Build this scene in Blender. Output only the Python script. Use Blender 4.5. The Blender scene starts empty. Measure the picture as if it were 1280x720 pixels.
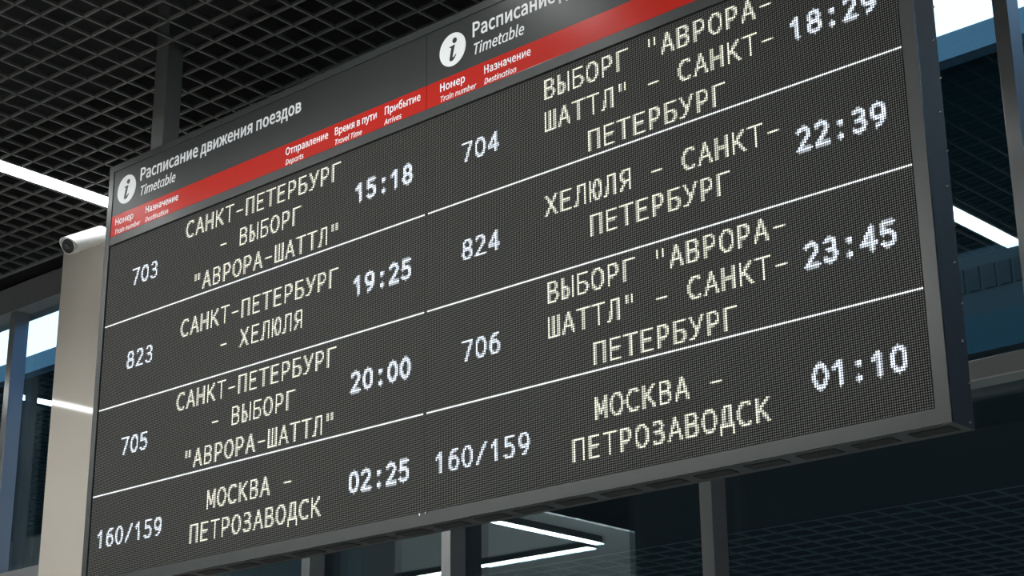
import bpy, bmesh, math, random
from mathutils import Vector, Matrix
random.seed(4)
C = bpy.context.scene.collection
scene = bpy.context.scene
PI = math.pi
ZP = 3.75            # height of the top edge of the LED screen above the floor
CEIL = 4.45          # underside of the open-cell ceiling
GLASS = 1.51         # plane of the glazing
TILT = math.radians(1.4)   # the ceiling grid runs at a slight angle to the board

# ------------------------------------------------------------------ camera
cd = bpy.data.cameras.new('camera'); cam = bpy.data.objects.new('camera', cd); C.objects.link(cam)
cd.sensor_fit = 'HORIZONTAL'; cd.sensor_width = 36.0; cd.lens = 36.0 * 2193.13 / 1280.0
cd.clip_start = 0.05; cd.clip_end = 500
rgt = Vector((0.7438849, 0.66824785, -0.00894809)).normalized()
fwd = Vector((-0.62928561, 0.70489524, 0.32729546)).normalized()
upv = rgt.cross(fwd).normalized()
m = Matrix((rgt, upv, -fwd)).transposed().to_4x4()
m.translation = Vector((4.82425305, -3.31941726, 1.61771885))
cam.matrix_world = m
scene.camera = cam

# ------------------------------------------------------------------ world, light, exposure
scene.view_settings.view_transform = 'Standard'
scene.view_settings.look = 'None'
scene.view_settings.gamma = 1.0
scene.view_settings.exposure = 0.0
scene.view_settings.use_curve_mapping = False
w = bpy.data.worlds.new('sky'); scene.world = w; w.use_nodes = True
bg = w.node_tree.nodes['Background']
wt = w.node_tree                      # overcast white ahead, bluer sky off to the right
_tc = wt.nodes.new('ShaderNodeTexCoord'); _sx = wt.nodes.new('ShaderNodeSeparateXYZ')
wt.links.new(_tc.outputs['Generated'], _sx.inputs[0])
_mr = wt.nodes.new('ShaderNodeMapRange'); _mr.interpolation_type = 'SMOOTHSTEP'
_mr.inputs['From Min'].default_value = -0.1; _mr.inputs['From Max'].default_value = 0.7
wt.links.new(_sx.outputs['X'], _mr.inputs['Value'])
_mx = wt.nodes.new('ShaderNodeMix'); _mx.data_type = 'RGBA'
_mx.inputs['A'].default_value = (0.86, 0.96, 1.0, 1.0); _mx.inputs['B'].default_value = (0.16, 0.36, 0.74, 1.0)
wt.links.new(_mr.outputs['Result'], _mx.inputs['Factor']); wt.links.new(_mx.outputs['Result'], bg.inputs[0])
bg.inputs[1].default_value = 2.4
STRIP = 17.0         # radiance of the ceiling light lines
scene.cycles.use_denoising = True
scene.cycles.max_bounces = 8
scene.cycles.sample_clamp_indirect = 6.0
scene.cycles.blur_glossy = 0.3


FILL = 62.0         # radiance of the fill panels added out of view to light the board

# ------------------------------------------------------------------ materials
MATS = {}


def mat(name, col, rough=0.5, metal=0.0, spec=0.5, emit=None, es=0.0, noise=0.0, nscale=20.0, bump=0.0, coat=0.0):
    if name in MATS:
        return MATS[name]
    mm = bpy.data.materials.new(name); mm.use_nodes = True
    nt = mm.node_tree; b = nt.nodes['Principled BSDF']
    b.inputs['Base Color'].default_value = (*col, 1)
    b.inputs['Roughness'].default_value = rough
    b.inputs['Metallic'].default_value = metal
    b.inputs['Specular IOR Level'].default_value = spec
    b.inputs['Coat Weight'].default_value = coat
    b.inputs['Coat Roughness'].default_value = 0.08
    if emit:
        b.inputs['Emission Color'].default_value = (*emit, 1)
        b.inputs['Emission Strength'].default_value = es
    if noise or bump:
        tc = nt.nodes.new('ShaderNodeTexCoord')
        n = nt.nodes.new('ShaderNodeTexNoise'); n.inputs['Scale'].default_value = nscale
        n.inputs['Detail'].default_value = 6
        nt.links.new(tc.outputs['Object'], n.inputs['Vector'])
        if noise:
            r = nt.nodes.new('ShaderNodeMapRange')
            r.inputs['To Min'].default_value = 1 - noise; r.inputs['To Max'].default_value = 1 + noise
            nt.links.new(n.outputs['Fac'], r.inputs['Value'])
            mx = nt.nodes.new('ShaderNodeMix'); mx.data_type = 'RGBA'; mx.blend_type = 'MULTIPLY'
            mx.inputs['Factor'].default_value = 1
            mx.inputs['A'].default_value = (*col, 1)
            nt.links.new(r.outputs['Result'], mx.inputs['B'])
            nt.links.new(mx.outputs['Result'], b.inputs['Base Color'])
        if bump:
            bp = nt.nodes.new('ShaderNodeBump'); bp.inputs['Strength'].default_value = bump
            bp.inputs['Distance'].default_value = 0.002
            nt.links.new(n.outputs['Fac'], bp.inputs['Height'])
            nt.links.new(bp.outputs['Normal'], b.inputs['Normal'])
    MATS[name] = mm
    return mm


M_frame = mat('grey_powder_coat', (0.038, 0.043, 0.042), 0.25, 0.0, 0.5, noise=0.06, nscale=30, bump=0.02)
M_house = mat('grey_sheet_metal', (0.031, 0.033, 0.0325), 0.5, 0.0, 0.5, noise=0.05, nscale=12)
M_slot = mat('vent_dark', (0.012, 0.012, 0.012), 0.8)
M_gap = mat('shadow_gap', (0.006, 0.006, 0.006), 0.8)
M_head = mat('black_film', (0.027, 0.030, 0.030), 0.30, 0.0, 0.32, noise=0.04, nscale=6)
M_red = mat('red_film', (0.50, 0.013, 0.005), 0.24, 0.0, 0.22, noise=0.04, nscale=8)
M_white = mat('white_vinyl', (0.93, 0.95, 0.95), 0.5, 0.0, 0.2, emit=(0.95, 1.0, 1.0), es=0.0)
M_rivet = mat('bright_rivet', (0.55, 0.56, 0.56), 0.25, 0.9)
M_alu = mat('window_profile', (0.28, 0.29, 0.29), 0.27, 0.4, 0.5, noise=0.04, nscale=14)
M_column = mat('polished_column', (0.43, 0.395, 0.345), 0.05, 0.0, 0.5, noise=0.05, nscale=3)
M_grid = mat('ceiling_blade', (0.105, 0.105, 0.102), 0.55, noise=0.12, nscale=9)
M_cgrid = mat('canopy_blade', (0.12, 0.15, 0.15), 0.6, noise=0.1, nscale=5)
M_void = mat('black_plenum', (0.012, 0.012, 0.012), 0.9, noise=0.2, nscale=4)
M_soffit = mat('grey_soffit', (0.80, 0.82, 0.82), 0.7, noise=0.05, nscale=3)
M_floor = mat('station_floor', (0.50, 0.49, 0.47), 0.3, noise=0.08, nscale=2)
M_wall = mat('station_wall', (0.10, 0.10, 0.10), 0.7, noise=0.06, nscale=3)
M_lamp = mat('lamp_diffuser', (0.9, 0.9, 0.9), 0.4, emit=(0.97, 1.0, 1.0), es=STRIP)
M_fill = mat('fill_panel_glow', (0.9, 0.9, 0.9), 0.4, emit=(0.98, 1.0, 0.98), es=FILL)
M_lampbody = mat('lamp_body', (0.05, 0.05, 0.05), 0.5)
M_camw = mat('camera_white', (0.62, 0.63, 0.62), 0.35, noise=0.02, nscale=20)
M_camb = mat('camera_black', (0.02, 0.02, 0.022), 0.15)
M_lens = mat('lens_glass', (0.01, 0.01, 0.015), 0.05, 0.0, 0.8, coat=1.0)
M_post = mat('post_grey', (0.085, 0.09, 0.088), 0.5, noise=0.06, nscale=14)
M_facade = mat('facade_dark', (0.0016, 0.0048, 0.0055), 0.9, 0.0, 0.0, noise=0.15, nscale=0.3)
M_parapet = mat('facade_parapet', (0.075, 0.135, 0.175), 0.9, 0.0, 0.0, noise=0.1, nscale=0.6)
M_band = mat('facade_teal', (0.013, 0.036, 0.047), 0.9, 0.0, 0.0, noise=0.12, nscale=0.5)
M_bandtop = mat('facade_grey_band', (0.020, 0.034, 0.039), 0.9, 0.0, 0.0, noise=0.12, nscale=0.5)
M_mirrored_vent = mat('mirrored_vent_dark', (0.012, 0.021, 0.024), 0.9, 0.0, 0.0)
M_ground = mat('asphalt', (0.03, 0.03, 0.03), 0.95, 0.0, 0.0, noise=0.2, nscale=1)


def glass_mat():
    mm = bpy.data.materials.new('tinted_glass'); mm.use_nodes = True
    nt = mm.node_tree; nt.nodes.clear()
    out = nt.nodes.new('ShaderNodeOutputMaterial')
    tr = nt.nodes.new('ShaderNodeBsdfTransparent'); tr.inputs[0].default_value = (0.80, 0.92, 0.97, 1)
    gl = nt.nodes.new('ShaderNodeBsdfGlossy'); gl.inputs['Color'].default_value = (0.86, 0.97, 1.0, 1)
    gl.inputs['Roughness'].default_value = 0.0
    ge = nt.nodes.new('ShaderNodeNewGeometry')
    dt = nt.nodes.new('ShaderNodeVectorMath'); dt.operation = 'DOT_PRODUCT'
    nt.links.new(ge.outputs['Normal'], dt.inputs[0]); nt.links.new(ge.outputs['Incoming'], dt.inputs[1])
    ab = nt.nodes.new('ShaderNodeMath'); ab.operation = 'ABSOLUTE'; nt.links.new(dt.outputs['Value'], ab.inputs[0])
    iv = nt.nodes.new('ShaderNodeMath'); iv.operation = 'SUBTRACT'; iv.inputs[0].default_value = 1.0
    nt.links.new(ab.outputs[0], iv.inputs[1])
    pw = nt.nodes.new('ShaderNodeMath'); pw.operation = 'POWER'; pw.inputs[1].default_value = 5.0
    nt.links.new(iv.outputs[0], pw.inputs[0])
    mu = nt.nodes.new('ShaderNodeMath'); mu.operation = 'MULTIPLY_ADD'
    mu.inputs[1].default_value = 0.86; mu.inputs[2].default_value = 0.14; mu.use_clamp = True   # coated pane
    mx = nt.nodes.new('ShaderNodeMixShader')
    nt.links.new(pw.outputs[0], mu.inputs[0]); nt.links.new(mu.outputs[0], mx.inputs[0])
    nt.links.new(tr.outputs[0], mx.inputs[1]); nt.links.new(gl.outputs[0], mx.inputs[2])
    nt.links.new(mx.outputs[0], out.inputs[0])
    return mm


M_glass = glass_mat()


def led_mat():
    """black mask with one pale LED package per 6 mm cell"""
    mm = bpy.data.materials.new('led_matrix'); mm.use_nodes = True
    nt = mm.node_tree; b = nt.nodes['Principled BSDF']
    tc = nt.nodes.new('ShaderNodeTexCoord'); sp = nt.nodes.new('ShaderNodeSeparateXYZ')
    nt.links.new(tc.outputs['Object'], sp.inputs[0])

    def mth(op, a, bb=None):
        n = nt.nodes.new('ShaderNodeMath'); n.operation = op
        for i, v in enumerate((a, bb)):
            if v is None:
                continue
            if isinstance(v, float):
                n.inputs[i].default_value = v
            else:
                nt.links.new(v, n.inputs[i])
        return n.outputs[0]

    def cell(o):
        return mth('SUBTRACT', mth('FRACT', mth('ADD', mth('DIVIDE', o, 0.006), 1000.0)), 0.5)
    x, z = cell(sp.outputs['X']), cell(sp.outputs['Z'])
    d = mth('SQRT', mth('ADD', mth('MULTIPLY', x, x), mth('MULTIPLY', z, z)))
    ins = mth('LESS_THAN', d, 0.27)
    mx = nt.nodes.new('ShaderNodeMix'); mx.data_type = 'RGBA'
    mx.inputs['A'].default_value = (0.004, 0.004, 0.004, 1); mx.inputs['B'].default_value = (0.16, 0.16, 0.153, 1)
    nt.links.new(ins, mx.inputs['Factor']); nt.links.new(mx.outputs['Result'], b.inputs['Base Color'])
    b.inputs['Roughness'].default_value = 0.6
    b.inputs['Specular IOR Level'].default_value = 0.12
    return mm


M_led = led_mat()


def lit(name, col, s):
    return [mat('%s_%d' % (name, i), (0.3, 0.3, 0.3), 0.5, emit=col, es=s * k) for i, k in enumerate((0.22, 0.5, 1.0))]


M_blue = lit('lit_white_led', (0.78, 0.87, 1.0), 1.45)
M_yell = lit('lit_warm_led', (1.0, 1.0, 0.78), 1.05)
M_line = lit('lit_line_led', (0.93, 0.96, 1.0), 1.0)

# ------------------------------------------------------------------ mesh helpers


def box(bm, x0, x1, y0, y1, z0, z1, bev=0.0):
    r = bmesh.ops.create_cube(bm, size=1.0)
    vs = r['verts']
    for v in vs:
        v.co = Vector((x0 + (v.co.x + .5) * (x1 - x0), y0 + (v.co.y + .5) * (y1 - y0), z0 + (v.co.z + .5) * (z1 - z0)))
    if bev:
        es = list({e for v in vs for e in v.link_edges})
        bmesh.ops.bevel(bm, geom=es, offset=bev, segments=2, affect='EDGES', profile=0.5)


def cyl(bm, p, q, r1, r2=None, n=24):
    p, q = Vector(p), Vector(q); d = q - p
    rot = d.to_track_quat('Z', 'Y').to_matrix().to_4x4()
    mt = Matrix.Translation((p + q) / 2) @ rot
    bmesh.ops.create_cone(bm, cap_ends=True, segments=n, radius1=r1, radius2=r1 if r2 is None else r2, depth=d.length, matrix=mt)


def prism(bm, pts, vec):
    """closed polygon pts extruded by vec"""
    a = [bm.verts.new(p) for p in pts]; b = [bm.verts.new(Vector(p) + Vector(vec)) for p in pts]
    n = len(pts)
    bm.faces.new(a); bm.faces.new(b[::-1])
    for i in range(n):
        bm.faces.new((a[i], b[i], b[(i + 1) % n], a[(i + 1) % n]))
    bmesh.ops.recalc_face_normals(bm, faces=bm.faces[:])


def obj(name, bm, material, parent=None, loc=None, smooth=False):
    me = bpy.data.meshes.new(name); bm.to_mesh(me); bm.free()
    for mm in (material if isinstance(material, list) else [material]):
        me.materials.append(mm)
    o = bpy.data.objects.new(name, me); C.objects.link(o)
    if smooth:
        for p in me.polygons:
            p.use_smooth = True
        me.set_sharp_from_angle(angle=math.radians(35))
    if parent:
        o.parent = parent
    if loc is not None:
        o.location = loc
    return o


def tag(o, label=None, cat=None, group=None, kind=None):
    if label: o['label'] = label
    if cat: o['category'] = cat
    if group: o['group'] = group
    if kind: o['kind'] = kind
    return o


def thing(name, label, cat, loc=(0, 0, 0), rotz=0.0, group=None):
    o = bpy.data.objects.new(name, None); C.objects.link(o); o.empty_display_size = 0.1
    o.location = loc; o.rotation_euler = (0, 0, rotz)
    return tag(o, label, cat, group)


def struct(name, bm, material, parent=None):
    return tag(obj(name, bm, material, parent), kind='structure')


def nb():
    return bmesh.new()


# ------------------------------------------------------------------ the room shell
XL, XR, YB = -10.0, 9.5, -13.0
b = nb(); box(b, XL, XR, YB, GLASS + .05, -0.2, 0.0); struct('floor', b, M_floor)
b = nb(); box(b, XL - .2, XL, YB, GLASS + .05, 0, 5.6); struct('wall_left', b, M_wall)
b = nb(); box(b, XR, XR + .2, YB, GLASS + .05, 0, 5.6); struct('wall_right', b, M_wall)
b = nb(); box(b, XL - .2, XR + .2, YB - .2, YB, 0, 5.6); struct('wall_front', b, M_wall)
b = nb(); box(b, XL, XR, GLASS - .06, GLASS + .2, 4.66, 5.6); struct('wall_back', b, M_void)
b = nb(); box(b, XL - .2, XR + .2, YB - .2, GLASS + .2, 5.6, 5.8); struct('ceiling', b, M_void)

STRIPX = [-4.05, -1.115, 1.46, 4.04]
PX, PY, HW = 0.0976, 0.1030, 0.0045
ZONE = (-1.32, 1.03)


def grid(name, x0, x1, y0, y1, ox, oy, strips=(), rot=TILT):
    """open-cell ceiling: upright blades crossing at every cell, broken where the light lines run"""
    bm = nb()
    ys = [oy + k * PY for k in range(math.ceil((y0 - oy) / PY), math.floor((y1 - oy) / PY) + 1)]
    xs = [ox + k * PX for k in range(math.ceil((x0 - ox) / PX), math.floor((x1 - ox) / PX) + 1)]
    H = 0.010

    def quadbox(a, b_, c, d):
        v = [bm.verts.new(p) for p in ((a, c, 0), (b_, c, 0), (b_, d, 0), (a, d, 0), (a, c, H), (b_, c, H), (b_, d, H), (a, d, H))]
        for f in ((3, 2, 1, 0), (4, 5, 6, 7), (0, 1, 5, 4), (1, 2, 6, 5), (2, 3, 7, 6), (3, 0, 4, 7)):
            bm.faces.new([v[i] for i in f])
    cuts = sorted(strips)
    segs = []; s = x0
    for cx in cuts:
        segs.append((s, cx - .052)); s = cx + .052
    segs.append((s, x1))
    for y in ys:
        for a, b_ in segs:
            quadbox(a, b_, y - HW, y + HW)
    for x in xs:
        if any(abs(x - cx) < .058 for cx in cuts):
            continue
        quadbox(x - HW, x + HW, y0, y1)
    for cx in cuts:
        for sx in (-.052, .052):
            quadbox(cx + sx - .004, cx + sx + .004, y0, y1)
    quadbox(x0, x1, y0 - .012, y0); quadbox(x0, x1, y1, y1 + .012)
    o = struct(name, bm, M_grid)
    o.location = (0, 0, CEIL); o.rotation_euler = (0, 0, rot)
    return o


grid('ceiling_grid', -7.5, 7.5, ZONE[0], ZONE[1], -0.006, -0.004, STRIPX)
grid('ceiling_grid_hall', -4.2, 9.0, -11.5, -6.6, 0.03, -0.02)
b = nb(); box(b, XL, -4.22, -9.0, -1.9, CEIL + .061, CEIL + .075); o = struct('ceiling_soffit', b, M_soffit)
b = nb(); box(b, XL, XR, ZONE[0] - .2, ZONE[0] - .06, CEIL + .02, 5.6); struct('trim_1', b, M_void)
b = nb(); box(b, -4.2, XR, -6.56, -6.46, CEIL + .02, 5.6); struct('trim_2', b, M_void)


# ------------------------------------------------------------------ glazing
HEAD0, HEAD1 = 4.515, 4.549
TR0, TR1 = 3.073, 3.138
b = nb(); box(b, XL, XR, GLASS - .10, GLASS + .06, HEAD0, HEAD1 + .11, .003); struct('trim_3', b, M_alu)
b = nb(); box(b, XL, XR, GLASS - .10, GLASS - .012, TR0, TR1, .003); struct('trim_4', b, M_alu)
b = nb(); box(b, XL, XR, GLASS - .10, GLASS + .06, 0.0, 0.12, .003); struct('trim_5', b, M_alu)
MULL = [-9.0, -7.75, -6.5, -5.28, -4.07, -2.858, -1.69, -0.517, 0.276, 1.481, 2.703, 3.91, 5.12, 6.33, 7.54, 8.75]
MW, MD = 0.050, 0.090
for i, xr in enumerate(MULL):
    b = nb(); box(b, xr - MW, xr, GLASS - MD - .006, GLASS - .012, 0.12, HEAD0, .002)
    struct('trim_%d' % (6 + i), b, M_alu)
edges = [XL] + MULL + [XR]
b = nb(); box(b, XL, XR, GLASS - .010, GLASS + .010, TR1 - .03, HEAD0); struct('window_1', b, M_glass)
b = nb(); box(b, XL, XR, GLASS - .010, GLASS + .010, 0.12, TR1 - .03); struct('window_2', b, M_glass)

# ------------------------------------------------------------------ outside: the building across the way
BY = 25.0
ext = thing('office_building', 'dark teal building seen through the glass under the white sky', 'building', (-16, BY, 0))
b = nb(); box(b, -60, 60, 0, 12, 0, 16.55); obj('facade', b, M_facade, ext)
b = nb(); box(b, -60, 60, -.35, 12, 16.55, 17.08); obj('parapet', b, M_parapet, ext)
b = nb(); box(b, 2, 30, -.12, 0, 8.6, 11.5); obj('cladding_band', b, M_band, ext)
b = nb(); box(b, 2, 30, -.12, 0, 11.5, 12.75); fb = obj('grey_band', b, M_bandtop, ext)
for k in range(14):
    b = nb(); box(b, 5.0 + k * .31, 5.23 + k * .31, -.16, -.12, 11.95, 12.4); obj('mirrored_vent', b, M_mirrored_vent, ext)  # dark boxes imitating the board's rear vents mirrored in the glass
b = nb(); box(b, -120, 120, GLASS + .3, BY + 30, -0.3, -0.05); struct('ground', b, M_ground)

cz0 = 2.97
can = thing('canopy', 'dark outdoor canopy with an open-cell ceiling, dim through the glass below the board', 'canopy', (1.5, GLASS + .06, cz0))
b = nb(); box(b, -8, 8.5, 0, 7.0, .16, .24); obj('canopy_roof', b, M_void, can)
b = nb(); box(b, -8, 8.5, 0, .845, 0, .155); obj('canopy_fascia', b, M_void, can)
bm = nb()
for k in range(133):
    x = -8 + k * .125
    box(bm, x - .0045, x + .0045, .845, 7.0, 0, .006)
for k in range(50):
    y = .85 + k * .125
    box(bm, -8, 8.5, y - (.010 if k == 0 else .005), y + (.010 if k == 0 else .005), 0, .006)
obj('open_cell_grid', bm, M_cgrid, can)
# ------------------------------------------------------------------ column
b = nb(); box(b, -1.675, -0.72, 0.90, 1.10, 0.0, CEIL - .004, .006)
tag(obj('column', b, M_column), 'polished beige column standing behind the left edge of the timetable board', 'column')

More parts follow.
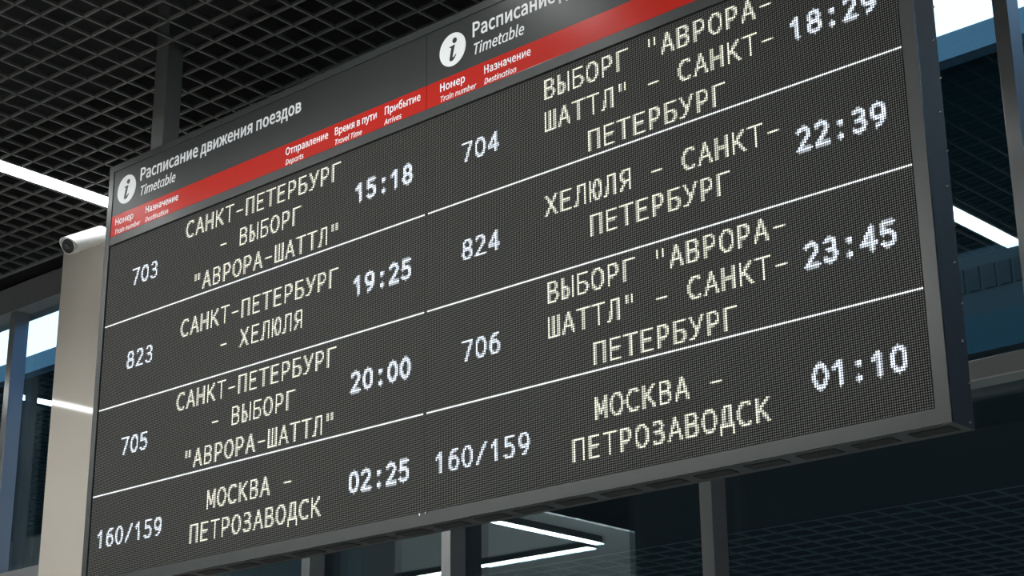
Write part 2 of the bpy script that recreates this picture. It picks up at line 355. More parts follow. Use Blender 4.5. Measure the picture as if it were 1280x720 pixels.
# outlines of the printed letters: advance, closed polygons
CAPU = 257.0
GL = {
    ' ': (79, []),
    'A': (213, [[(1,0),(34,0),(59,78),(153,78),(177,0),(211,0),(124,257),(88,257)],[(67,104),(79,144),(88,172),(97,201),(105,230),(106,230),(115,201),(123,172),(132,144),(145,104)]]),
    'D': (241, [[(35,0),(101,0),(166,15),(206,60),(220,129),(206,199),(166,242),(99,257),(35,257)],[(68,27),(68,230),(97,230),(147,219),(177,184),(187,129),(177,74),(147,39),(97,27)]]),
    'T': (210, [[(89,0),(121,0),(121,229),(199,229),(199,257),(11,257),(11,229),(89,229)]]),
    'a': (198, [[(76,-5),(99,-1),(120,9),(139,23),(140,23),(143,0),(169,0),(169,117),(162,158),(141,185),(103,195),(74,191),(49,182),(29,170),(41,148),(58,158),(77,165),(98,168),(122,161),(134,144),(137,120),(71,107),(33,84),(21,49),(28,20),(47,2)],[(85,21),(68,24),(56,34),(51,51),(59,73),(87,89),(137,99),(137,46),(120,32),(103,24)]]),
    'b': (217, [[(116,-5),(157,8),(187,42),(199,98),(190,149),(164,183),(123,195),(102,191),(82,182),(63,168),(64,202),(64,279),(32,279),(32,0),(58,0),(61,20),(62,20),(79,7),(98,-2)],[(111,22),(97,24),(81,30),(64,42),(64,142),(82,156),(99,165),(115,168),(144,159),(160,135),(165,98),(158,57),(139,31)]]),
    'e': (194, [[(109,-5),(133,-2),(154,5),(172,15),(160,36),(146,28),(130,23),(113,21),(81,29),(59,52),(50,88),(178,88),(179,93),(179,99),(179,106),(170,153),(145,184),(103,195),(62,183),(31,148),(18,95),(31,41),(63,7)],[(49,110),(59,142),(79,163),(104,169),(129,163),(146,143),(151,110)]]),
    'i': (97, [[(32,0),(64,0),(64,190),(32,190)],[(48,229),(59,232),(67,239),(70,251),(67,262),(59,269),(48,271),(37,269),(30,262),(27,251),(30,239),(37,232)]]),
    'l': (100, [[(66,-5),(74,-4),(79,-3),(84,-2),(80,23),(77,22),(75,22),(73,22),(69,23),(66,28),(64,36),(64,279),(32,279),(32,38),(36,15),(47,0)]]),
    'm': (325, [[(32,0),(64,0),(64,138),(81,154),(97,164),(112,167),(132,162),(144,145),(147,116),(147,0),(179,0),(179,138),(196,154),(212,164),(227,167),(247,162),(259,145),(263,116),(263,0),(294,0),(294,120),(288,161),(269,186),(237,195),(215,190),(194,178),(174,159),(164,178),(146,191),(121,195),(100,191),(80,179),(62,162),(62,162),(58,190),(32,190)]]),
    'n': (214, [[(32,0),(64,0),(64,138),(82,154),(98,164),(116,167),(137,162),(149,145),(152,116),(152,0),(184,0),(184,120),(178,161),(159,186),(126,195),(102,191),(81,179),(62,162),(62,162),(58,190),(32,190)]]),
    'o': (213, [[(106,-5),(150,7),(182,41),(194,95),(182,149),(150,183),(106,195),(63,183),(31,149),(18,95),(31,41),(63,7)],[(106,22),(77,31),(58,57),(51,95),(58,133),(77,159),(106,168),(135,159),(154,133),(161,95),(154,57),(135,31)]]),
    'p': (218, [[(32,-80),(64,-80),(64,-16),(63,18),(81,5),(98,-2),(116,-5),(157,8),(187,42),(199,98),(190,149),(164,183),(123,195),(101,191),(81,181),(62,168),(62,168),(58,190),(32,190)],[(111,22),(97,24),(81,30),(64,42),(64,142),(82,156),(99,165),(115,168),(144,159),(160,135),(165,98),(158,57),(139,31)]]),
    'r': (136, [[(32,0),(64,0),(64,122),(79,148),(95,162),(112,166),(119,166),(125,165),(131,163),(137,191),(131,193),(124,195),(116,195),(96,190),(78,176),(62,155),(62,155),(58,190),(32,190)]]),
    's': (164, [[(82,-5),(120,3),(143,24),(151,52),(142,81),(120,98),(93,110),(73,118),(58,128),(52,143),(56,156),(68,166),(88,170),(103,168),(117,162),(131,153),(146,173),(130,184),(110,192),(87,195),(52,188),(29,168),(22,141),(30,115),(51,97),(77,86),(98,78),(114,66),(120,50),(116,35),(104,24),(83,20),(62,23),(44,31),(27,43),(11,22),(31,8),(56,-1)]]),
    't': (132, [[(92,-5),(104,-4),(116,-1),(127,2),(121,27),(114,24),(106,22),(99,21),(82,26),(72,38),(70,58),(70,164),(121,164),(121,190),(70,190),(70,244),(43,244),(40,190),(9,188),(9,164),(38,164),(38,59),(43,25),(60,3)]]),
    'u': (213, [[(88,-5),(112,0),(132,12),(151,30),(152,30),(154,0),(181,0),(181,190),(149,190),(149,55),(132,37),(115,26),(97,23),(77,28),(65,45),(62,74),(62,190),(29,190),(29,70),(36,29),(55,4)]]),
    'v': (183, [[(73,0),(111,0),(178,190),(146,190),(110,82),(105,63),(99,44),(93,26),(91,26),(85,44),(79,63),(74,82),(38,190),(5,190)]]),
    'ɑ': (219, [[(97,-5),(120,-1),(139,9),(155,23),(157,23),(162,7),(172,-2),(187,-5),(193,-4),(199,-3),(204,-2),(200,23),(197,22),(195,22),(193,22),(189,23),(186,28),(185,36),(185,190),(159,190),(156,172),(155,172),(139,184),(121,192),(102,195),(60,183),(30,148),(19,95),(28,41),(55,7)],[(104,22),(76,31),(58,56),(51,95),(59,133),(79,159),(106,168),(122,166),(137,160),(153,148),(153,48),(137,34),(121,25)]]),
    'В': (231, [[(35,0),(117,0),(168,8),(202,33),(214,75),(208,105),(189,126),(162,137),(162,138),(183,150),(195,170),(200,194),(188,230),(157,250),(111,257),(35,257)],[(68,148),(68,231),(107,231),(141,227),(161,214),(168,190),(161,167),(141,153),(106,148)],[(68,26),(68,123),(112,123),(151,118),(174,102),(182,76),(174,48),(150,31),(112,26)]]),
    'Н': (255, [[(35,0),(68,0),(68,121),(187,121),(187,0),(220,0),(220,257),(187,257),(187,149),(68,149),(68,257),(35,257)]]),
    'О': (260, [[(130,-5),(187,12),(225,58),(239,129),(225,200),(187,245),(130,261),(73,245),(34,200),(20,129),(34,58),(73,12)],[(130,24),(90,37),(63,73),(54,129),(63,185),(90,220),(130,233),(170,220),(197,185),(206,129),(197,73),(170,37)]]),
    'П': (253, [[(35,0),(68,0),(68,229),(185,229),(185,0),(217,0),(217,257),(35,257)]]),
    'Р': (222, [[(35,0),(68,0),(68,102),(110,102),(160,111),(192,137),(204,181),(192,226),(159,250),(109,257),(35,257)],[(68,129),(68,230),(104,230),(142,226),(165,211),(172,181),(165,151),(143,134),(106,129)]]),
    'а': (198, [[(76,-5),(99,-1),(120,9),(139,23),(140,23),(143,0),(169,0),(169,117),(162,158),(141,185),(103,195),(74,191),(49,182),(29,170),(41,148),(58,158),(77,165),(98,168),(122,161),(134,144),(137,120),(71,107),(33,84),(21,49),(28,20),(47,2)],[(85,21),(68,24),(56,34),(51,51),(59,73),(87,89),(137,99),(137,46),(120,32),(103,24)]]),
    'б': (213, [[(111,-5),(153,8),(183,42),(194,94),(184,142),(157,172),(118,183),(94,180),(72,169),(53,151),(66,208),(96,234),(147,244),(162,247),(175,251),(186,257),(180,286),(169,281),(157,278),(140,275),(77,257),(36,211),(21,115),(32,50),(62,9)],[(51,124),(71,145),(91,155),(110,159),(138,151),(155,128),(161,94),(154,56),(137,31),(110,22),(78,32),(58,62),(51,109)]]),
    'в': (199, [[(32,0),(109,0),(147,6),(174,23),(183,54),(178,77),(164,92),(144,100),(144,101),(160,110),(171,123),(175,142),(166,170),(142,185),(105,190),(32,190)],[(64,110),(64,167),(102,167),(126,164),(140,154),(144,139),(139,124),(125,114),(100,110)],[(64,23),(64,88),(103,88),(130,84),(146,73),(152,56),(147,38),(131,27),(105,23)]]),
    'д': (208, [[(39,0),(168,0),(168,-67),(196,-67),(199,6),(199,26),(172,26),(172,190),(54,190),(44,106),(36,59),(27,36),(17,26),(8,26),(8,6),(11,-67),(39,-67)],[(51,26),(59,43),(66,67),(72,100),(79,164),(140,164),(140,26)]]),
    'е': (194, [[(109,-5),(133,-2),(154,5),(172,15),(160,36),(146,28),(130,23),(113,21),(81,29),(59,52),(50,88),(178,88),(179,93),(179,99),(179,106),(170,153),(145,184),(103,195),(62,183),(31,148),(18,95),(31,41),(63,7)],[(49,110),(59,142),(79,163),(104,169),(129,163),(146,143),(151,110)]]),
    'ж': (267, [[(5,0),(40,0),(88,86),(119,86),(119,0),(147,0),(147,86),(179,86),(226,0),(261,0),(201,99),(216,138),(225,154),(234,162),(244,164),(246,164),(248,163),(250,163),(256,193),(252,194),(249,195),(244,195),(226,192),(209,179),(195,154),(178,112),(147,112),(147,190),(119,190),(119,112),(89,112),(71,154),(57,179),(41,192),(22,195),(18,195),(14,194),(10,193),(16,163),(18,163),(20,164),(22,164),(32,162),(41,154),(50,138),(65,99)]]),
    'з': (179, [[(86,-5),(124,2),(152,22),(163,53),(158,76),(143,91),(123,99),(123,101),(140,111),(151,126),(155,144),(145,172),(120,189),(86,195),(60,192),(38,185),(19,174),(32,153),(48,162),(64,168),(84,169),(105,166),(119,156),(124,140),(119,124),(103,114),(78,110),(56,110),(56,88),(82,88),(109,84),(125,73),(131,55),(125,37),(108,25),(84,21),(65,23),(46,29),(28,40),(14,19),(37,5),(61,-2)]]),
    'и': (221, [[(32,0),(62,0),(134,109),(142,122),(151,137),(159,150),(161,150),(159,125),(158,101),(158,79),(158,0),(189,0),(189,190),(159,190),(87,81),(79,68),(70,54),(62,41),(60,41),(62,65),(63,89),(63,111),(63,190),(32,190)]]),
    'л': (208, [[(21,-5),(45,2),(62,23),(71,58),(76,94),(80,129),(84,164),(143,164),(143,0),(175,0),(175,190),(59,190),(54,149),(49,108),(44,67),(39,44),(31,30),(19,26),(15,26),(13,27),(10,28),(4,-2),(9,-3),(15,-4)]]),
    'м': (248, [[(32,0),(61,0),(61,86),(60,106),(59,129),(57,151),(59,151),(65,136),(71,121),(76,106),(113,18),(134,18),(171,106),(177,121),(183,136),(189,151),(190,151),(189,129),(187,106),(187,86),(187,0),(216,0),(216,190),(179,190),(143,101),(137,85),(131,70),(125,55),(124,55),(118,70),(112,85),(106,101),(69,190),(32,190)]]),
    'н': (221, [[(32,0),(64,0),(64,85),(156,85),(156,0),(188,0),(188,190),(156,190),(156,113),(64,113),(64,190),(32,190)]]),
    'о': (213, [[(106,-5),(150,7),(182,41),(194,95),(182,149),(150,183),(106,195),(63,183),(31,149),(18,95),(31,41),(63,7)],[(106,22),(77,31),(58,57),(51,95),(58,133),(77,159),(106,168),(135,159),(154,133),(161,95),(154,57),(135,31)]]),
    'п': (217, [[(32,0),(64,0),(64,164),(152,164),(152,0),(184,0),(184,190),(32,190)]]),
    'р': (218, [[(32,-80),(64,-80),(64,-16),(63,18),(81,5),(98,-2),(116,-5),(157,8),(187,42),(199,98),(190,149),(164,183),(123,195),(101,191),(81,181),(62,168),(62,168),(58,190),(32,190)],[(111,22),(97,24),(81,30),(64,42),(64,142),(82,156),(99,165),(115,168),(144,159),(160,135),(165,98),(158,57),(139,31)]]),
    'с': (179, [[(107,-5),(129,-2),(150,7),(169,19),(155,41),(142,31),(127,25),(110,22),(79,31),(59,57),(51,95),(59,133),(80,159),(111,168),(125,166),(137,160),(149,152),(165,173),(150,184),(132,192),(110,195),(64,183),(31,149),(18,95),(30,41),(62,7)]]),
    'т': (180, [[(74,0),(106,0),(106,164),(170,164),(170,190),(10,190),(10,164),(74,164)]]),
    'у': (183, [[(35,-82),(68,-73),(91,-50),(106,-16),(178,190),(147,190),(112,85),(107,67),(102,49),(97,31),(95,31),(89,49),(82,67),(76,85),(38,190),(5,190),(81,0),(77,-15),(67,-36),(53,-50),(34,-56),(29,-55),(24,-54),(19,-53),(13,-78),(19,-80),(27,-81)]]),
    'ч': (201, [[(136,0),(168,0),(168,190),(136,190),(136,102),(126,100),(116,98),(105,98),(77,102),(60,115),(55,138),(55,190),(23,190),(23,138),(32,100),(58,79),(99,72),(113,72),(124,74),(136,76)]]),
    'ы': (264, [[(32,0),(91,0),(131,6),(157,26),(167,61),(157,94),(131,114),(91,120),(64,120),(64,190),(32,190)],[(64,26),(64,95),(88,95),(114,92),(130,80),(136,61),(130,41),(114,29),(88,26)],[(200,0),(231,0),(231,190),(200,190)]]),
    'я': (201, [[(107,98),(81,102),(65,114),(59,133),(65,151),(81,162),(107,166),(137,166),(137,98)],[(13,0),(49,0),(101,75),(102,75),(137,75),(137,0),(169,0),(169,190),(102,190),(63,185),(37,167),(27,134),(33,108),(49,90),(71,79)]]),
}
# ------------------------------------------------------------------ linear lamps


def lamp(x, y0, y1, label, z=CEIL, rot=TILT, along='y'):
    t = thing('linear_lamp', label, 'ceiling light', (0, 0, 0), rot, 'linear ceiling lamps')
    if along == 'y':
        r = (x - .046, x + .046, y0, y1); r2 = (x - .040, x + .040, y0 + .006, y1 - .006)
    else:
        r = (y0, y1, x - .046, x + .046); r2 = (y0 + .006, y1 - .006, x - .040, x + .040)
    b = nb(); box(b, r[0], r[1], r[2], r[3], z + .004, z + .06); obj('lamp_housing', b, M_lampbody, t)
    b = nb(); box(b, r2[0], r2[1], r2[2], r2[3], z - .004, z + .004, .002); obj('diffuser', b, M_lamp, t)
    return t


lamp(STRIPX[0], -.90, .95, 'white light line mirrored in the window left of the beige column')
lamp(STRIPX[1], -1.0, .97, 'long white light line in the ceiling left of the board, above the security camera')
lamp(STRIPX[2], -.94, .97, 'white light line mirrored in the window right of the board')
lamp(STRIPX[3], -.90, .97, 'white ceiling light line over the right end of the hall')
lamp(-4.545, -5.25, -3.0, 'upper white light line of the V mirrored in the glass below the board', CEIL, 0.0)
lamp(-5.34, -7.6, -4.70, 'lower white light line of the V mirrored in the glass below the board', CEIL, 0.0, 'x')


for px, lab in ((-3.6, 'leftmost'), (-2.0, 'second from the left'), (-.4, 'third from the left'), (2.6, 'rightmost')):  # unseen fill panels, added to brighten the front of the board
    t = thing('fill_panel', 'unseen fill panel added to light the board front, %s of four' % lab, 'ceiling light', (px, -4.3, 5.15), 0, 'added fill panels')
    b = nb(); box(b, -.2, .2, -1.25, 1.25, -.05, .04, .004); obj('lamp_housing', b, M_lampbody, t)
    b = nb(); box(b, -.18, .18, -1.23, 1.23, -.056, -.05); obj('diffuser', b, M_fill, t)
    for yy in (-.9, .9):
        b = nb(); cyl(b, (0, yy, .04), (0, yy, .449), .006, n=10); obj('hanger', b, M_lampbody, t)
# ------------------------------------------------------------------ the timetable board
P = 0.006
board = thing('timetable_board', 'large dark LED train timetable board hung under the ceiling, red and black header', 'departure board', (0, 0, ZP))
X0, X1, Z0, Z1, D = -0.030, 3.112, -1.190, 0.306, 0.100
XC = 1.536
b = nb(); box(b, X0 + .001, X1 - .001, .004, D, Z0 + .001, Z1 - .001); obj('housing', b, M_house, board)
FY = -0.004


def strip(name, x0, x1, z0, z1, m_=M_frame, y0=FY, y1=.0035, bev=.0012):
    b = nb(); box(b, x0, x1, y0, y1, z0, z1, bev)
    return obj(name, b, m_, board)


def mitre(name, pts, m_=M_frame):
    b = nb(); prism(b, [(x, FY, z) for x, z in pts], (0, .0075, 0)); return obj(name, b, m_, board)


mitre('top_trim', [(X0, Z1), (X1, Z1), (X1 - .026, Z1 - .024), (X0 + .026, Z1 - .024)])
mitre('side_trim', [(X0, Z0), (X0, Z1), (X0 + .026, Z1 - .024), (X0 + .026, Z0 + .036)])
mitre('side_trim', [(X1, Z0), (X1 - .036, Z0 + .036), (X1 - .036, Z1 - .024), (X1, Z1)])
mitre('bottom_trim', [(X0, Z0), (X0 + .026, Z0 + .036), (X1 - .036, Z0 + .036), (X1, Z0)])
strip('middle_trim', X0 + .027, X1 - .037, .0045, .0365)
b = nb(); box(b, X0 + .027, X1 - .037, .0015, .0039, Z0 + .036, .0045); obj('screen_backing', b, M_gap, board)
for a, c in ((0.0, XC - .0012), (XC + .0012, 512 * P)):
    b = nb(); box(b, a, c, 0.0, .0014, -192 * P, 0); obj('led_screen', b, M_led, board)
for a, c in ((X0 + .027, 1.5332), (1.5348, X1 - .037)):
    b = nb(); box(b, a, c, -.0016, .0038, .1136, Z1 - .0245); obj('header_panel', b, M_head, board)
    b = nb(); box(b, a, c, -.0016, .0038, .0368, .1134); obj('red_band', b, M_red, board)
for k in range(13):
    z = -.165 - .0918 * (k - 0) + .0918
    b = nb(); cyl(b, (X1 - .0012, .0965 if k % 2 else .0795, z), (X1 + .0028, .0965 if k % 2 else .0795, z), .0042, .0022, 12)
    o = obj('rivet', b, M_rivet, board, smooth=True); o['label'] = 'bright rivet head'
for k in range(21):
    xa = 2.988 - k * .1445
    b = nb(); box(b, xa, xa + .103, .028, .072, Z0 - .0012, Z0 + .0012); obj('vent_slot', b, M_slot, board)
for dx in (-.012, .010):
    b = nb(); box(b, XC + dx - .003, XC + dx + .003, FY - .002, FY, Z0 + .028, Z0 + .036, .0008)
    obj('clip', b, M_rivet, board)['label'] = 'tiny bright metal clip at the middle of the lower trim'

# printed lettering of the header -----------------------------------------------------------
SX = 1.0


def lettering(name, s, x, z, cap, width, italic=False, weight=0.0, y=-.0019):
    """flat vinyl letters from outlines; cap = capital height, width = length of the line"""
    pen = 0; polys = []; xmax = 0
    for ch in s:
        a, sp = GL['\u0251' if (italic and ch == 'a') else ch]
        polys.append([])
        for pts in sp:
            pp = [(px + pen + (0.2 * py if italic else 0), py) for px, py in pts]
            xmax = max(xmax, max(q[0] for q in pp))
            polys[-1].append(pp)
        pen += a
    sz = cap / CAPU
    sx = width / xmax
    bm = nb()
    for glyph in polys:                     # one curve per letter, so that touching letters keep their fill
        cu = bpy.data.curves.new(name, 'CURVE'); cu.dimensions = '2D'; cu.fill_mode = 'BOTH'
        cu.extrude = .0003; cu.offset = weight
        for pp in glyph:
            s_ = cu.splines.new('POLY'); s_.points.add(len(pp) - 1); s_.use_cyclic_u = True
            for i, (px, py) in enumerate(pp):
                s_.points[i].co = (px * sx, py * sz, 0, 1)
        tmp = bpy.data.objects.new('tmp', cu); C.objects.link(tmp)
        dg = bpy.context.evaluated_depsgraph_get()
        gm = bpy.data.meshes.new_from_object(tmp.evaluated_get(dg))
        bm.from_mesh(gm)
        bpy.data.objects.remove(tmp); bpy.data.curves.remove(cu); bpy.data.meshes.remove(gm)
    me = bpy.data.meshes.new(name); bm.to_mesh(me); bm.free()
    me.materials.append(M_white)
    me.polygons.foreach_set('material_index', [0] * len(me.polygons))
    me.transform(Matrix.Translation((x, y, z)) @ Matrix.Rotation(PI / 2, 4, 'X'))
    o = bpy.data.objects.new(name, me); C.objects.link(o); o.parent = board
    return o


for xo, x2 in ((.146, .150), (1.7155, 1.7185)):
    o = lettering('title_text', 'Расписание движения поездов', xo, .2075, .0445, .832, weight=.0012)
    o['label'] = 'white bold Russian title on black'
    o = lettering('subtitle_text', 'Timetable', x2, .1495, .034, .198, True, .0006)
    o['label'] = 'white italic English title on black'
HEADS = [('Номер', 'Train number', .018, .105, .148), ('Назначение', 'Destination', .190, .180, .128),
         ('Отправление', 'Departs', .911, .198, .086), ('Время в пути', 'Travel Time', 1.138, .186, .122),
         ('Прибытие', 'Arrives', 1.357, .152, .073),
         ('Номер', 'Train number', 1.5876, .101, .145), ('Назначение', 'Destination', 1.762, .178, .123)]
for ru, en, x, w1, w2 in HEADS:
    lettering('column_heading', ru, x, .0755, .0245, w1, weight=.0005)['label'] = 'white column heading on the red band'
    lettering('column_subheading', en, x + .001, .0425, .0170, w2, True, .00025)['label'] = 'small white italic column heading'

for cx, cz in ((.0745, .1972), (1.640, .1955)):
    b = nb(); cyl(b, (cx, -.0016, cz), (cx, -.0024, cz), .0525, n=64)
    ic = obj('info_icon', b, M_white, board); ic['label'] = 'round white information sign'
    b = nb()
    cyl(b, (cx + .0085, -.0024, cz + .0265), (cx + .0085, -.0029, cz + .0265), .0088, n=24)
    prof = [(-.012, .011), (.0095, .013), (.0005, -.022), (.001, -.026), (.005, -.0255), (.013, -.018), (.015, -.020),
            (.009, -.030), (.001, -.036), (-.008, -.0365), (-.012, -.031), (-.0115, -.026), (-.005, .004), (-.0065, .0075), (-.012, .0085)]
    prism(b, [(cx + x_, -.0024, cz + z_) for x_, z_ in prof], (0, -.0005, 0))
    obj('icon_letter', b, M_head, ic)

# lit characters of the LED matrix ------------------------------------------------------------
A = math.radians


def arc(cx, cy, rx, ry, a0, a1, n=14):
    return [(cx + rx * math.cos(A(a0 + (a1 - a0) * i / n)), cy - ry * math.sin(A(a0 + (a1 - a0) * i / n))) for i in range(n + 1)]


# skeletons in a cell 8.4 wide; capitals run from y 0 (top row) to 9 (bottom row)
SK = {
    'А': [[(.7, 9), (3.7, 0), (6.7, 9)], [(1.7, 6), (5.7, 6)]],
    'Б': [[(6, 0), (1.2, 0), (1.2, 9), (3.8, 9)] + arc(3.8, 6.5, 2.6, 2.5, -90, 90) + [(1.2, 4)]],
    'В': [[(1.2, 9), (1.2, 0), (3.6, 0)] + arc(3.6, 2.1, 2.2, 2.1, 90, -90) + [(1.2, 4.2)], [(3.6, 4.2)] + arc(3.7, 6.6, 2.5, 2.4, 90, -90) + [(1.2, 9)]],
    'Г': [[(1.4, 9), (1.4, 0), (6.4, 0)]],
    'Д': [[(2, 7.6), (2.7, 0), (5.6, 0), (5.6, 7.6)], [(.8, 10.8), (.8, 7.7), (6.9, 7.7), (6.9, 10.8)]],
    'Е': [[(6, 0), (1.4, 0), (1.4, 9), (6, 9)], [(1.4, 4.2), (5.6, 4.2)]],
    'З': [arc(3.2, 2.1, 2.5, 2.1, 130, -90) + [(2.2, 4.2)], [(3.2, 4.2)] + arc(3.4, 6.6, 2.7, 2.4, 90, -140)],
    'К': [[(1.2, 0), (1.2, 9)], [(6.2, 0), (1.6, 5)], [(2.8, 4.0), (6.6, 9)]],
    'Л': [[(.5, 9), (1.6, 8.6), (2.2, 6), (2.5, 0), (6.2, 0), (6.2, 9)]],
    'М': [[(1.0, 9), (1.0, 0), (3.7, 7), (6.4, 0), (6.4, 9)]],
    'Н': [[(1.1, 0), (1.1, 9)], [(6.3, 0), (6.3, 9)], [(1.1, 4.4), (6.3, 4.4)]],
    'О': [arc(3.7, 4.5, 3.0, 4.5, 0, 360, 28)],
    'П': [[(1.1, 9), (1.1, 0), (6.3, 0), (6.3, 9)]],
    'Р': [[(1.4, 9), (1.4, 0), (3.4, 0)] + arc(3.6, 2.6, 2.5, 2.6, 90, -90) + [(1.4, 5.2)]],
    'С': [arc(4.3, 4.5, 3.5, 4.5, 55, 305, 22)],
    'Т': [[(.6, 0), (6.8, 0)], [(3.7, 0), (3.7, 9)]],
    'У': [[(.9, 0), (3.9, 6)], [(6.7, 0), (3.4, 7.6), (2.4, 8.8), (1.0, 9)]],
    'Х': [[(.8, 0), (6.5, 9)], [(6.3, 0), (.7, 9)]],
    'Ш': [[(.9, 0), (.9, 9), (6.5, 9), (6.5, 0)], [(3.7, 0), (3.7, 9)]],
    'Ы': [[(.9, 0), (.9, 9), (2.2, 9)] + arc(2.2, 6.6, 1.9, 2.4, -90, 90) + [(.9, 4.2)], [(6.6, 0), (6.6, 9)]],
    'Ю': [[(.8, 0), (.8, 9)], [(.8, 4.5), (2.6, 4.5)], arc(4.8, 4.5, 2.0, 4.5, 0, 360, 24)],
    'Я': [[(6, 9), (6, 0), (4, 0)] + arc(3.6, 2.5, 2.4, 2.5, 90, 270) + [(6, 5)], [(3.8, 5), (1.0, 9)]],
    '-': [[(1.8, 5.0), (5.6, 5.0)]],
    '"': [[(2.3, 0), (2.3, 2.8)], [(5.1, 0), (5.1, 2.8)]],
    '/': [[(6.2, 0), (1.2, 9)]],
    ':': [[(3.4, 2.2), (4.2, 2.2)], [(3.4, 3.0), (4.2, 3.0)], [(3.4, 8.1), (4.2, 8.1)], [(3.4, 8.9), (4.2, 8.9)]],
    '0': [arc(3.7, 4.5, 2.7, 4.5, 0, 360, 28)],
    '1': [[(1.6, 2.4), (3.9, .3), (4.1, 9)]],
    '2': [arc(3.4, 2.4, 2.5, 2.4, 150, -35) + [(1.0, 9), (6.4, 9)]],
    '3': [arc(3.4, 2.1, 2.3, 2.1, 140, -90) + [(2.6, 4.2)], [(3.2, 4.2)] + arc(3.4, 6.6, 2.6, 2.4, 90, -145)],
    '4': [[(5.0, 9), (5.0, 0), (.8, 6.4), (6.8, 6.4)]],
    '5': [[(5.8, 0), (1.6, 0), (1.4, 3.9)] + arc(3.3, 6.2, 2.8, 2.8, 125, -140)],
    '6': [arc(3.8, 6.2, 2.5, 2.8, 0, 360, 22), [(5.6, .1)] + arc(4.6, 5.2, 3.3, 5.1, 95, 190)],
    '7': [[(1.0, 0), (6.4, 0), (2.8, 9)]],
    '8': [arc(3.7, 2.2, 2.2, 2.2, 0, 360, 20), arc(3.7, 6.6, 2.6, 2.4, 0, 360, 22)],
    '9': [arc(3.6, 2.9, 2.5, 2.9, 0, 360, 22), arc(2.6, 3.9, 3.5, 5.1, 10, -85)],
}


def seg_d(px, py, a, b_):
    ax, ay = a; bx, by = b_; dx, dy = bx - ax, by - ay
    L = dx * dx + dy * dy
    t = 0 if L == 0 else max(0, min(1, ((px - ax) * dx + (py - ay) * dy) / L))
    return math.hypot(px - ax - t * dx, py - ay - t * dy)


def raster(line, u0, v0, wid, cells, adv=8.4):
    for i, ch in enumerate(line):
        if ch == ' ':
            continue
        off = u0 + i * adv
        for gx in range(math.floor(off) - 1, math.floor(off) + 10):
            for gy in range(-1, 13):
                px = gx + .5 - off - .4; py = gy
                d = min(seg_d(px, py, s[k], s[k + 1]) for s in SK[ch] for k in range(len(s) - 1))
                c = max(0, min(1, (wid / 2 + .5 - d)))
                if c > .16:
                    key = (gx, v0 + gy); cells[key] = max(cells.get(key, 0), c)


def dots(name, cells, mats, label):
    verts, faces, mi = [], [], []
    for (gx, gy), c in cells.items():
        cx, cz = (gx + .5) * P, -(gy + .5) * P
        lvl = 2 if c > .68 else (1 if c > .38 else 0)
        n0 = len(verts); N = 8
        for r, y in ((.0027, -.00005), (.0025, -.0007), (.0014, -.0012)):
            for k in range(N):
                a = 2 * PI * (k + .5) / N
                verts.append((cx + r * math.cos(a), y, cz + r * math.sin(a)))
        for ring in (0, 1):
            for k in range(N):
                a0, a1 = n0 + ring * N + k, n0 + ring * N + (k + 1) % N
                faces.append((a0, a1, a1 + N, a0 + N)); mi.append(lvl)
        faces.append(tuple(n0 + 2 * N + k for k in range(N))); mi.append(lvl)
    me = bpy.data.meshes.new(name); me.from_pydata(verts, [], faces)
    for mm in mats:
        me.materials.append(mm)
    me.polygons.foreach_set('material_index', mi); me.update()
    o = bpy.data.objects.new(name, me); C.objects.link(o); o.parent = board
    if label: o['label'] = label
    return o


ROWS = [
    ('703', ['САНКТ-ПЕТЕРБУРГ ', '- ВЫБОРГ ', '"АВРОРА-ШАТТЛ"'], '15:18', '704', ['ВЫБОРГ "АВРОРА-', 'ШАТТЛ" - САНКТ-', 'ПЕТЕРБУРГ'], '18:29'),
    ('823', ['САНКТ-ПЕТЕРБУРГ ', '- ХЕЛЮЛЯ'], '19:25', '824', ['ХЕЛЮЛЯ - САНКТ-', 'ПЕТЕРБУРГ'], '22:39'),
    ('705', ['САНКТ-ПЕТЕРБУРГ ', '- ВЫБОРГ ', '"АВРОРА-ШАТТЛ"'], '20:00', '706', ['ВЫБОРГ "АВРОРА-', 'ШАТТЛ" - САНКТ-', 'ПЕТЕРБУРГ'], '23:45'),
    ('160/159', ['МОСКВА - ', 'ПЕТРОЗАВОДСК'], '02:25', '160/159', ['МОСКВА - ', 'ПЕТРОЗАВОДСК'], '01:10'),
]
for r, (n1, d1, t1, n2, d2, t2) in enumerate(ROWS):
    base = 49 * r
    for num, dest, tim, cn, cdst, ct in ((n1, d1, t1, 35.0, 137.0, 226.2), (n2, d2, t2, 291.2, 393.1, 482.9)):
        c = {}; raster(num, cn - len(num) * 4.2, base + 19, 1.12, c)
        dots('train_number', c, M_blue, 'glowing white digits reading %s' % num)
        v = 3 if len(dest) == 3 else 11
        for i, ln in enumerate(dest):
            k = 0
            for word in ln.split(' '):
                if word:
                    c = {}
                    raster(word, cdst - len(ln) * 4.2 + k * 8.4, base + v + round(16.35 * i), 1.05, c)
                    dots('destination_word', c, M_yell, 'glowing pale yellow letters reading %s' % word if word != '-' else 'glowing pale yellow dash')
                k += len(word) + 1
        c = {}; raster(tim, ct - len(tim) * 4.2, base + 19, 1.55, c)
        dots('train_time', c, M_blue, 'glowing white time reading %s' % tim)
    if r < 3:
        for a, e in ((0, 255), (257, 512)):
            dots('divider_line', {(u, base + 48): 1 for u in range(a, e)}, M_line, 'glowing white dividing line')

# ------------------------------------------------------------------ post that carries the board
post = thing('hanging_post', 'square grey post rising from the board top into the dark ceiling', 'post', (0.205, .05, ZP + Z1))
b = nb(); box(b, -.034, .034, -.034, .034, 0.0, 1.54, .003); obj('pole', b, M_post, post)
b = nb(); box(b, -.05, .05, -.044, .044, 0, .006, .001); obj('foot_plate', b, M_post, post)

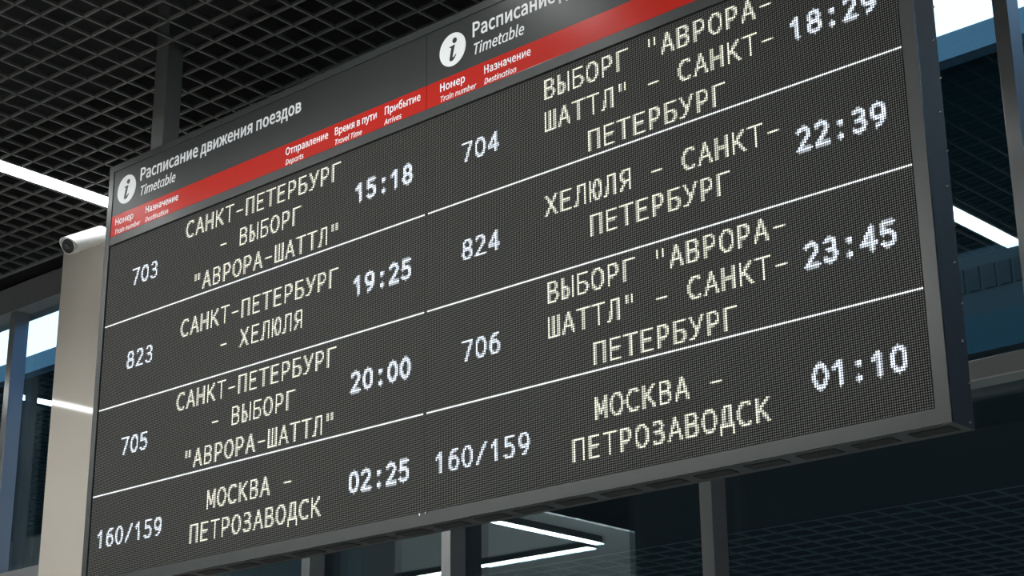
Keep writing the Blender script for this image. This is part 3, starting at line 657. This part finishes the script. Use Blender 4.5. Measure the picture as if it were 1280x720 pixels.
# ------------------------------------------------------------------ security camera on the column
camt = thing('security_camera', 'white bullet security camera beside the left edge of the board, on the column', 'camera', (-1.213, .745, 4.306))
ce = Vector((0, 0, 0)); fr = Vector((.030, -.145, -.085))
dirv = fr.normalized(); LEN = fr.length
b = nb(); cyl(b, ce - dirv * .02, ce + dirv * (LEN - .012), .034, n=32); cyl(b, ce + dirv * (LEN - .05), ce + dirv * (LEN - .004), .0365, n=32)
obj('camera_body', b, M_camw, camt, smooth=True)
b = nb(); cyl(b, ce + dirv * (LEN - .0045), ce + dirv * LEN, .031, n=32); lf = obj('camera_front', b, M_camb, camt, smooth=True)
b = nb(); cyl(b, ce + dirv * LEN, ce + dirv * (LEN + .006), .015, .012, n=24); obj('lens', b, M_lens, lf, smooth=True)
b = nb()                                            # sun shield: a half shell with straight skirts over the tube
side = dirv.cross(Vector((0, 0, 1))).normalized(); up2 = side.cross(dirv).normalized()


def shell(r, k, s):
    a = A(-22 + 224 * k / 24)
    back = .022 * (1 - math.sin(max(0, a))) if s > 0 else 0
    return ce + dirv * (s - back) + side * r * math.cos(a) + up2 * r * math.sin(a)


ring = [[b.verts.new(shell(rr, k, s)) for k in range(25)] for s in (LEN + .012, -.055) for rr in (.0385, .0425)]
for k in range(24):
    for a_, c_ in ((0, 2), (1, 3), (0, 1), (2, 3)):
        b.faces.new((ring[a_][k], ring[a_][k + 1], ring[c_][k + 1], ring[c_][k]))
for k in (0, 24):
    b.faces.new((ring[0][k], ring[1][k], ring[3][k], ring[2][k]))
bmesh.ops.recalc_face_normals(b, faces=b.faces[:])
obj('sun_shield', b, M_camw, camt, smooth=True)
wp = Vector((-.085, .154, .055))
b = nb(); cyl(b, ce - dirv * .015, wp + Vector((0, -.035, 0)), .019, n=20); cyl(b, wp + Vector((0, -.055, 0)), wp, .024, n=20)
obj('bracket', b, M_camw, camt, smooth=True)
b = nb(); cyl(b, wp + Vector((0, -.014, 0)), wp, .045, n=28); obj('mounting_plate', b, M_camw, camt, smooth=True)
